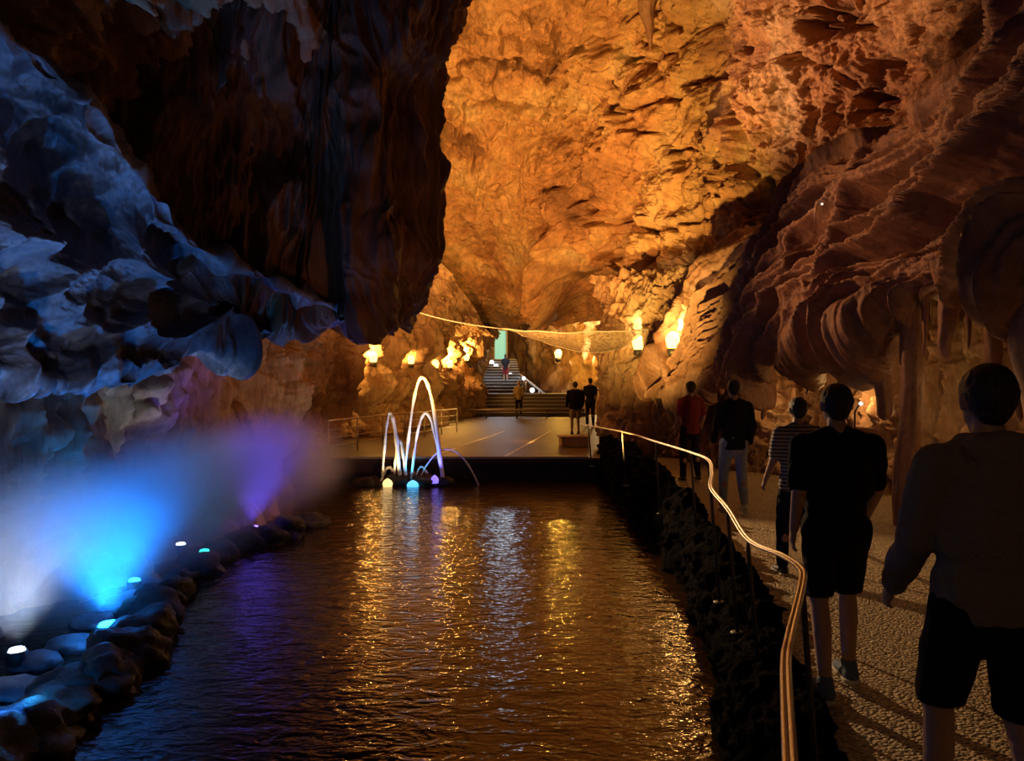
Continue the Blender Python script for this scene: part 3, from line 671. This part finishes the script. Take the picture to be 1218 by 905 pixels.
# ---------------------------------------------------------------- stalactites
def stal(px, py0, py1, Y, r, label, mat=M_drap, seed=0, group=None, bend=0, tip=.15, wob=.25):
    a, b = at(px, py0, Y), at(px+bend, py1, Y); n = 40; m_ = 28
    k = np.linspace(0, 1, n); th = np.linspace(0, 2*PI, m_, endpoint=False)
    K, T = np.meshgrid(k, th, indexing='ij'); r = r*(1 if py0 < 0 else .55)
    rr = r*(1-(1-tip)*K**.8); rr = rr*np.where(K > .93, np.sqrt(np.clip(1-((K-.93)/.07)**2, .02, 1)), 1)
    q = V3(np.cos(T)*1.6+seed, np.sin(T)*1.6, K*1.2*(abs(a[2]-b[2])/max(r, .05))*.12)
    rr = rr*(1+wob*fbm(q, 3)+.2*np.abs(perlin(V3(T*2.5, K*.7, seed))))
    off = fbm(V3(k*1.8, seed, 0), 2)*r*.8
    P = np.stack([a[0]+(b[0]-a[0])*K+off[:, None]+rr*np.cos(T), a[1]+rr*np.sin(T)*.9, a[2]+(b[2]-a[2])*K], -1)
    P -= np.array(a); o = grid_mesh('stalactite', P, mat, closed=True); o.location = a
    return tag(o, label, 'stalactite', group)
stal(772, -40, 62, 18.2, .42, 'large pointed brown stalactite at the top of the vault', M_drap, 3, tip=.02)
G = 'rock columns beside the path'
cols = [(905, 405, 500, 11.9, .20, 2, .3), (958, 395, 470, 10.7, .18, 4, .2), (1000, 380, 468, 9.7, .15, 5, .3), (1046, 360, 500, 8.9, .26, 6, .6), (1082, 345, 640, 8.3, .22, 7, .9),
        (1128, 310, 430, 7.6, .26, 8, .35), (1150, 300, 415, 7.2, .10, 9, .2), (1182, 300, 560, 6.8, .14, 10, .9), (1213, 300, 500, 6.3, .15, 11, .5), (1100, 335, 425, 8.0, .09, 12, .2), (1240, 270, 640, 5.9, .26, 13, 1)]
COLL = ['dark flowstone column hanging left of the striped top', 'thin hanging column just above the striped top', 'hanging column above the head in black shirt', 'broad column right of the bright gap in the rock',
        'long rock column between black shirt and grey hoodie', 'hanging drip above the head of the grey hoodie', 'slim short drip beside the lit drip of the right recess', 'long dark column right of the hoodie head',
        'dark column at the right frame edge', 'short slender drip left of the hoodie head', 'rock column just past the right frame edge']
for i, (x, y0, y1, Y, r, s, tp) in enumerate(cols):
    stal(x, y0, y1, Y, r, COLL[i], M_drap, s, G, tip=tp)
# small warm uplights in the recess behind the columns
for (x, y, Y, e) in ((1022, 470, 10.9, 14), (1168, 470, 8.1, 5), (1205, 505, 7.2, 4), (1110, 505, 9.2, 4), (915, 470, 12.6, 8), (1060, 440, 9.8, 3)):
    lamp('POINT', tuple(at(x, y, Y)), e, (1, .55, .2), size=.05, name='recess_light')

hk = on_rock(970, 262, 12.5)*.965; hs = hk[1]/12.0
t = thing('hook_lamp', 'tiny pale hook-shaped lamp on the upper drapery edge', 'lamp', tuple(hk)); t.scale = (hs, hs, hs)
bm = bmesh.new(); tube(bm, [(0, 0, -.05), (-.02, -.03, .12), (-.01, -.05, .22), (.03, -.06, .27), (.07, -.06, .26)], .012, 6); bm_obj('stem', bm, M_steel, t)
bm = bmesh.new(); bmesh.ops.create_icosphere(bm, subdivisions=2, radius=.022, matrix=Matrix.Translation((.08, -.06, .25))); bm_obj('bulb', bm, simple('dim_bulb', (1, 1, 1), .4, emit=(1, .85, .7), es=1), t)
t = thing('spot_lamp', 'tiny white lamp point in the dark recess above the walkers', 'lamp', tuple(at(1024, 480, 9.0)))
bm = bmesh.new(); bmesh.ops.create_icosphere(bm, subdivisions=2, radius=.022); bm_obj('bulb', bm, M_bulbw, t)
bm = bmesh.new(); tube(bm, [(0, .02, 0), (.02, .2, -.1), (.03, .3, -2.1)], .012, 6); bm_obj('stem', bm, M_dsteel, t)

# ---------------------------------------------------------------- people
def capsule(bm, a, b, ra, rb, sx=1, sy=1, n=14):
    a = Vector(a); b = Vector(b); d = b-a; L_ = d.length
    q = d.to_track_quat('Z', 'Y') if L_ > 1e-6 else Matrix.Identity(3).to_quaternion()
    r = bmesh.ops.create_uvsphere(bm, u_segments=n, v_segments=10, radius=1)
    for v in r['verts']:
        up = v.co.z > 1e-4; c = v.co.copy(); R_ = rb if up else ra
        w = q @ (c*R_) ; w.x *= sx; w.y *= sy
        v.co = (b if up else a)+w
def remesh(name, bm, vox, mat, parent, smooth=3, fn=None):
    me = bpy.data.meshes.new(name+'_raw'); bm.to_mesh(me); bm.free()
    o = bpy.data.objects.new('tmp', me); C.objects.link(o)
    m1 = o.modifiers.new('r', 'REMESH'); m1.mode = 'VOXEL'; m1.voxel_size = vox
    m2 = o.modifiers.new('s', 'SMOOTH'); m2.iterations = smooth; m2.factor = .5
    dg = bpy.context.evaluated_depsgraph_get(); me2 = bpy.data.meshes.new_from_object(o.evaluated_get(dg))
    bpy.data.objects.remove(o); bpy.data.meshes.remove(me)
    me2.name = name; me2.materials.clear()
    co = np.zeros(len(me2.vertices)*3); me2.vertices.foreach_get('co', co); co = co.reshape(-1, 3)
    if fn is not None: co = fn(co)
    me2.vertices.foreach_set('co', co.reshape(-1)); me2.update()
    me2.polygons.foreach_set('use_smooth', np.ones(len(me2.polygons), bool))
    return link(name, me2, mat, parent)
def folds(amp, s=9):
    def f(co):
        n = fbm(co*np.array([s, s, s*.6]), 3)[:, None]; c = co.mean(0)
        d = co-np.array([c[0], c[1], 0])*1; d[:, 2] = 0; d /= (np.linalg.norm(d, axis=1)[:, None]+1e-6)
        return co+d*n*amp
    return f
def hem_cut(amp, s, z, xl):
    f0 = folds(amp, s)
    def f(co):
        co = f0(co); w = fbm(co*6, 2)*.012+z; m_ = np.abs(co[:, 0]) < xl
        co[:, 2] = np.where(m_, np.maximum(co[:, 2], w), co[:, 2]); return co
    return f
def person(label, loc, h=1.7, rz=0, skin=(.45, .26, .17), top=None, bottom=None, shoe=None, hair=(.03, .02, .015), sleeve='short', legs='shorts', stride=.2, sway=.0, vox=.009, hood=False, turn=0, longhair=False, build=1.0, phone=False):
    t = thing('person', label, 'person', tuple(loc), rz); s = h/1.70; t.scale = (s, s, s)
    # joints, facing +Y (away from the viewer)
    hip = {-1: Vector((-.09, 0, .90)), 1: Vector((.09, 0, .90))}
    ank = {-1: Vector((-.10, stride, .09)), 1: Vector((.10, -stride*.9, .10+abs(stride)*.25))}
    knee = {k: (hip[k]+ank[k])/2+Vector((0, .05+abs(stride)*.12, .02)) for k in (-1, 1)}
    sh = {k: Vector((k*.170*build, 0, 1.372)) for k in (-1, 1)}
    el = {k: Vector((k*.205*build, .02-k*stride*.5-.04, 1.12)) for k in (-1, 1)}
    wr = {k: Vector((k*.200*build, .12-k*stride*.9, .90)) for k in (-1, 1)}
    bm = bmesh.new()
    def torso(bm, g=0.0, low=.90):
        capsule(bm, (0, 0, low), (0, 0, low+.02), .145+g, .145+g, 1.08*build, .78)
        capsule(bm, (0, .0, 1.02), (0, -.01, 1.12), .125+g, .130+g, 1.05*build, .80)
        capsule(bm, (0, -.01, 1.15), (0, -.01, 1.30), .140+g, .142+g, 1.12*build, .76)
        for k in (-1, 1): capsule(bm, (k*.045, -.01, 1.415), sh[k]+Vector((-k*.015, 0, -.012)), .058+g*.6, .056+g, 1, .95)
    torso(bm)
    capsule(bm, (0, -.005, 1.40), (0, .005, 1.50), .058, .050)
    hc = Vector((0, .02, 1.585)); R_ = Matrix.Rotation(turn, 3, 'Z')
    def hd(v): return R_ @ Vector(v)+hc
    capsule(bm, hd((0, -.012, .02)), hd((0, -.010, .03)), .085, .085, .92, 1.06)
    capsule(bm, hd((0, .025, -.045)), hd((0, .03, 0)), .058, .066, .95, 1)
    capsule(bm, hd((0, .05, -.085)), hd((0, .045, -.07)), .030, .034)
    capsule(bm, hd((0, .085, .01)), hd((0, .104, -.025)), .010, .015)               # nose
    capsule(bm, hd((-.018, .083, -.055)), hd((.018, .083, -.055)), .010, .010)      # lips
    for k in (-1, 1):
        capsule(bm, hd((k*.080, -.005, -.02)), hd((k*.084, -.012, .02)), .011, .015, .6, 1)   # ears
        capsule(bm, hd((k*.03, .078, .012)), hd((k*.031, .078, .012)), .011, .011)            # eyes
        capsule(bm, sh[k], el[k], .052, .040); capsule(bm, el[k], wr[k], .041, .027)
        d = (wr[k]-el[k]).normalized(); pm = wr[k]+d*.07
        capsule(bm, wr[k]+d*.02, pm, .028, .030, .62, 1.15)
        for q in range(4):                                                        # four fingers, curled
            o_ = Vector((0, (q-1.5)*.019, 0)); b0 = pm+o_+d*.02; ln = (.036, .042, .040, .030)[q]
            b1 = b0+d*ln+Vector((-k*.006, 0, 0)); b2 = b1+(d*.7+Vector((-k*.7, 0, 0))).normalized()*ln*.75
            capsule(bm, b0, b1, .0095, .0088, n=8); capsule(bm, b1, b2, .0088, .0078, n=8)
        th0 = wr[k]+d*.03+Vector((-k*.01, .028, 0)); th1 = th0+d*.030+Vector((-k*.012, .018, 0)); capsule(bm, th0, th1, .012, .010, n=8); capsule(bm, th1, th1+d*.026, .010, .009, n=8)
        capsule(bm, hip[k], knee[k], .085, .055); capsule(bm, knee[k]+Vector((0, -.01, -.02)), knee[k]*.62+ank[k]*.38+Vector((0, -.018, 0)), .050, .053)
        capsule(bm, knee[k]*.62+ank[k]*.38+Vector((0, -.015, 0)), ank[k], .050, .036)
        capsule(bm, ank[k]+Vector((0, -.02, -.03)), ank[k]+Vector((0, .11, -.055)), .034, .026)
    remesh('body', bm, vox, skin if not isinstance(skin, tuple) else simple('skin', skin, .55), t)
    # hair
    bm = bmesh.new(); capsule(bm, hd((0, -.022, .035)), hd((0, -.018, .045)), .092, .090, .93, 1.04); capsule(bm, hd((0, -.045, -.02)), hd((0, -.04, .02)), .060, .075, 1.05, .8)
    if longhair: capsule(bm, hd((0, -.06, -.17)), hd((0, -.05, 0)), .045, .075, 1.2, .6)
    remesh('hair', bm, vox, simple('hair', hair, .55, bump=.8, bscale=60), t, 2, folds(.006, 30))
    # top
    bm = bmesh.new(); g = .018 if hood else .010
    torso(bm, g+.008, .935 if hood else .885)
    for k in (-1, 1):
        capsule(bm, sh[k], sh[k]*.2+el[k]*.8 if sleeve == 'short' else el[k], .060+g, .052+g)
        if sleeve != 'short': capsule(bm, el[k], el[k]*.08+wr[k]*.92, .050+g, .034+g)
    if hood:
        capsule(bm, (-.07, -.07, 1.43), (.07, -.07, 1.43), .055, .055, 1, .9); capsule(bm, (0, -.10, 1.36), (0, -.09, 1.43), .05, .07, 1.3, .7)
        capsule(bm, (-.085, .0, 1.45), (-.05, -.06, 1.45), .035, .045); capsule(bm, (.085, .0, 1.45), (.05, -.06, 1.45), .035, .045)
        capsule(bm, (0, 0, .945), (0, 0, .96), .164, .160, 1.12*build, .84)
    remesh('hoodie' if hood else 'shirt', bm, vox, top, t, 4, hem_cut(.012, 10, (.875 if hood else .83), .165*build))
    # bottom
    bm = bmesh.new(); capsule(bm, (0, 0, .88), (0, 0, .93), .155, .150, 1.06*build, .80)
    for k in (-1, 1):
        if legs == 'shorts': capsule(bm, hip[k], hip[k]*.12+knee[k]*.88, .102, .085)
        else:
            capsule(bm, hip[k], knee[k], .098, .070); capsule(bm, knee[k], knee[k]*.05+ank[k]*.95, .070, .056)
    remesh('shorts' if legs == 'shorts' else 'trousers', bm, vox, bottom, t, 4, hem_cut(.010, 10, (min(knee[1].z, knee[-1].z)+.02 if legs == 'shorts' else -1), 9))
    for k in (-1, 1):
        st_ = Vector((0, 0, 0)); bm = bmesh.new(); a_ = ank[k]
        capsule(bm, a_+Vector((0, -.035, -.045)), a_+Vector((0, .10, -.06)), .044, .038, 1, 1); capsule(bm, a_+Vector((0, -.02, -.02)), a_+Vector((0, 0, .01)), .042, .044)
        capsule(bm, a_+Vector((0, .10, -.062)), a_+Vector((0, .16, -.064)), .040, .030)
        fl_ = a_.z-.09
        sho = remesh('shoe', bm, vox*.8, shoe, t, 2)
        bm = bmesh.new()
        capsule(bm, a_+Vector((0, -.04, -.078)), a_+Vector((0, .16, -.078)), .046, .040, 1.05, 1.02)
        def fl(co, z=a_.z): co[:, 2] = np.clip(co[:, 2], z-.092, z-.068); return co
        remesh('sole', bm, vox*.8, M_sole, sho, 0, fl)
    return t
M_sole = simple('rubber_sole', (.62, .58, .5), .6)
M_black = simple('black_cotton', (.008, .008, .010), .9, bump=.3, bscale=25, spec=.2)
M_hood = simple('grey_fleece', (.24, .19, .15), .95, bump=.6, bscale=90, spec=.1)
M_dark = simple('dark_cloth', (.015, .013, .014), .9, spec=.2)
M_jean = simple('washed_denim', (.30, .36, .45), .85, bump=.3, bscale=60)
M_bshoe = simple('blue_canvas', (.10, .15, .23), .8, bump=.3, bscale=60)
M_red = simple('red_cotton', (.22, .015, .015), .85)
M_khaki = simple('khaki_cotton', (.45, .34, .2), .85)
M_tan = simple('tan_cotton', (.28, .19, .08), .85)
M_blk_shoe = simple('black_shoe', (.02, .02, .02), .6)
m, t_, b = new_mat('striped_jersey'); N = t_.nodes.new; L = t_.links.new
tc = N('ShaderNodeTexCoord'); wv = N('ShaderNodeTexWave'); wv.bands_direction = 'Z'; wv.inputs['Scale'].default_value = 9; wv.inputs['Distortion'].default_value = .6; wv.inputs['Detail Scale'].default_value = 1
L(tc.outputs['Object'], wv.inputs['Vector']); r = N('ShaderNodeValToRGB'); r.color_ramp.elements[0].position = .35; r.color_ramp.elements[1].position = .5
r.color_ramp.elements[0].color = (.06, .05, .05, 1); r.color_ramp.elements[1].color = (.42, .34, .27, 1); L(wv.outputs['Fac'], r.inputs['Fac']); L(r.outputs['Color'], b.inputs['Base Color']); b.inputs['Roughness'].default_value = .9
M_stripe = m
FL = -1.62
person('person in a grey hoodie seen from behind, nearest on the path', (1.56, 2.42, FL), 1.66, -.08, top=M_hood, bottom=M_black, shoe=M_blk_shoe, sleeve='long', stride=.16, vox=.008, hood=True, build=1.0)
person('person in black shirt and shorts with blue shoes walking away', (1.69, 3.85, FL), 1.59, -.05, top=M_black, bottom=M_black, shoe=M_bshoe, stride=-.10, vox=.008, build=1.12)
person('person in a striped top walking ahead of the black shirt', (2.36, 6.1, FL), 1.47, .1, top=M_stripe, bottom=M_dark, shoe=M_blk_shoe, legs='long', stride=.12, vox=.011, build=1.1)
person('person in a dark coat and pale washed jeans on the path', (2.70, 9.0, FL), 1.62, 0, top=M_dark, bottom=M_jean, shoe=simple('white_shoe', (.6, .58, .55), .6), sleeve='long', legs='long', stride=.14, vox=.013)
person('person with a red top below the lit rock ledge', (2.85, 11.8, FL), 1.60, .2, top=M_red, bottom=M_dark, shoe=M_blk_shoe, legs='long', stride=.08, vox=.015)
person('person in dark top and khaki shorts standing behind the plinth', (1.88, 22, FL), 1.58, .1, top=M_dark, bottom=M_khaki, shoe=M_blk_shoe, stride=.04, vox=.02, build=1.25, sleeve='long')
person('person in dark clothes standing at the rear wall opening', (2.75, 26, FL), 1.70, 0, top=M_dark, bottom=M_dark, shoe=M_blk_shoe, legs='long', stride=.05, vox=.022)
person('person in a tan coat at the foot of the stairs', (.30, 32.6, FL), 1.60, 0, top=M_tan, bottom=M_dark, shoe=M_blk_shoe, legs='long', stride=.06, vox=.022, sleeve='long', hair=(.3, .2, .1))
person('person in black top and red skirt on the bright stairs', (-.36, 41.2, -.15), 1.60, 0, top=M_dark, bottom=M_red, shoe=M_blk_shoe, stride=.04, vox=.022, longhair=True)
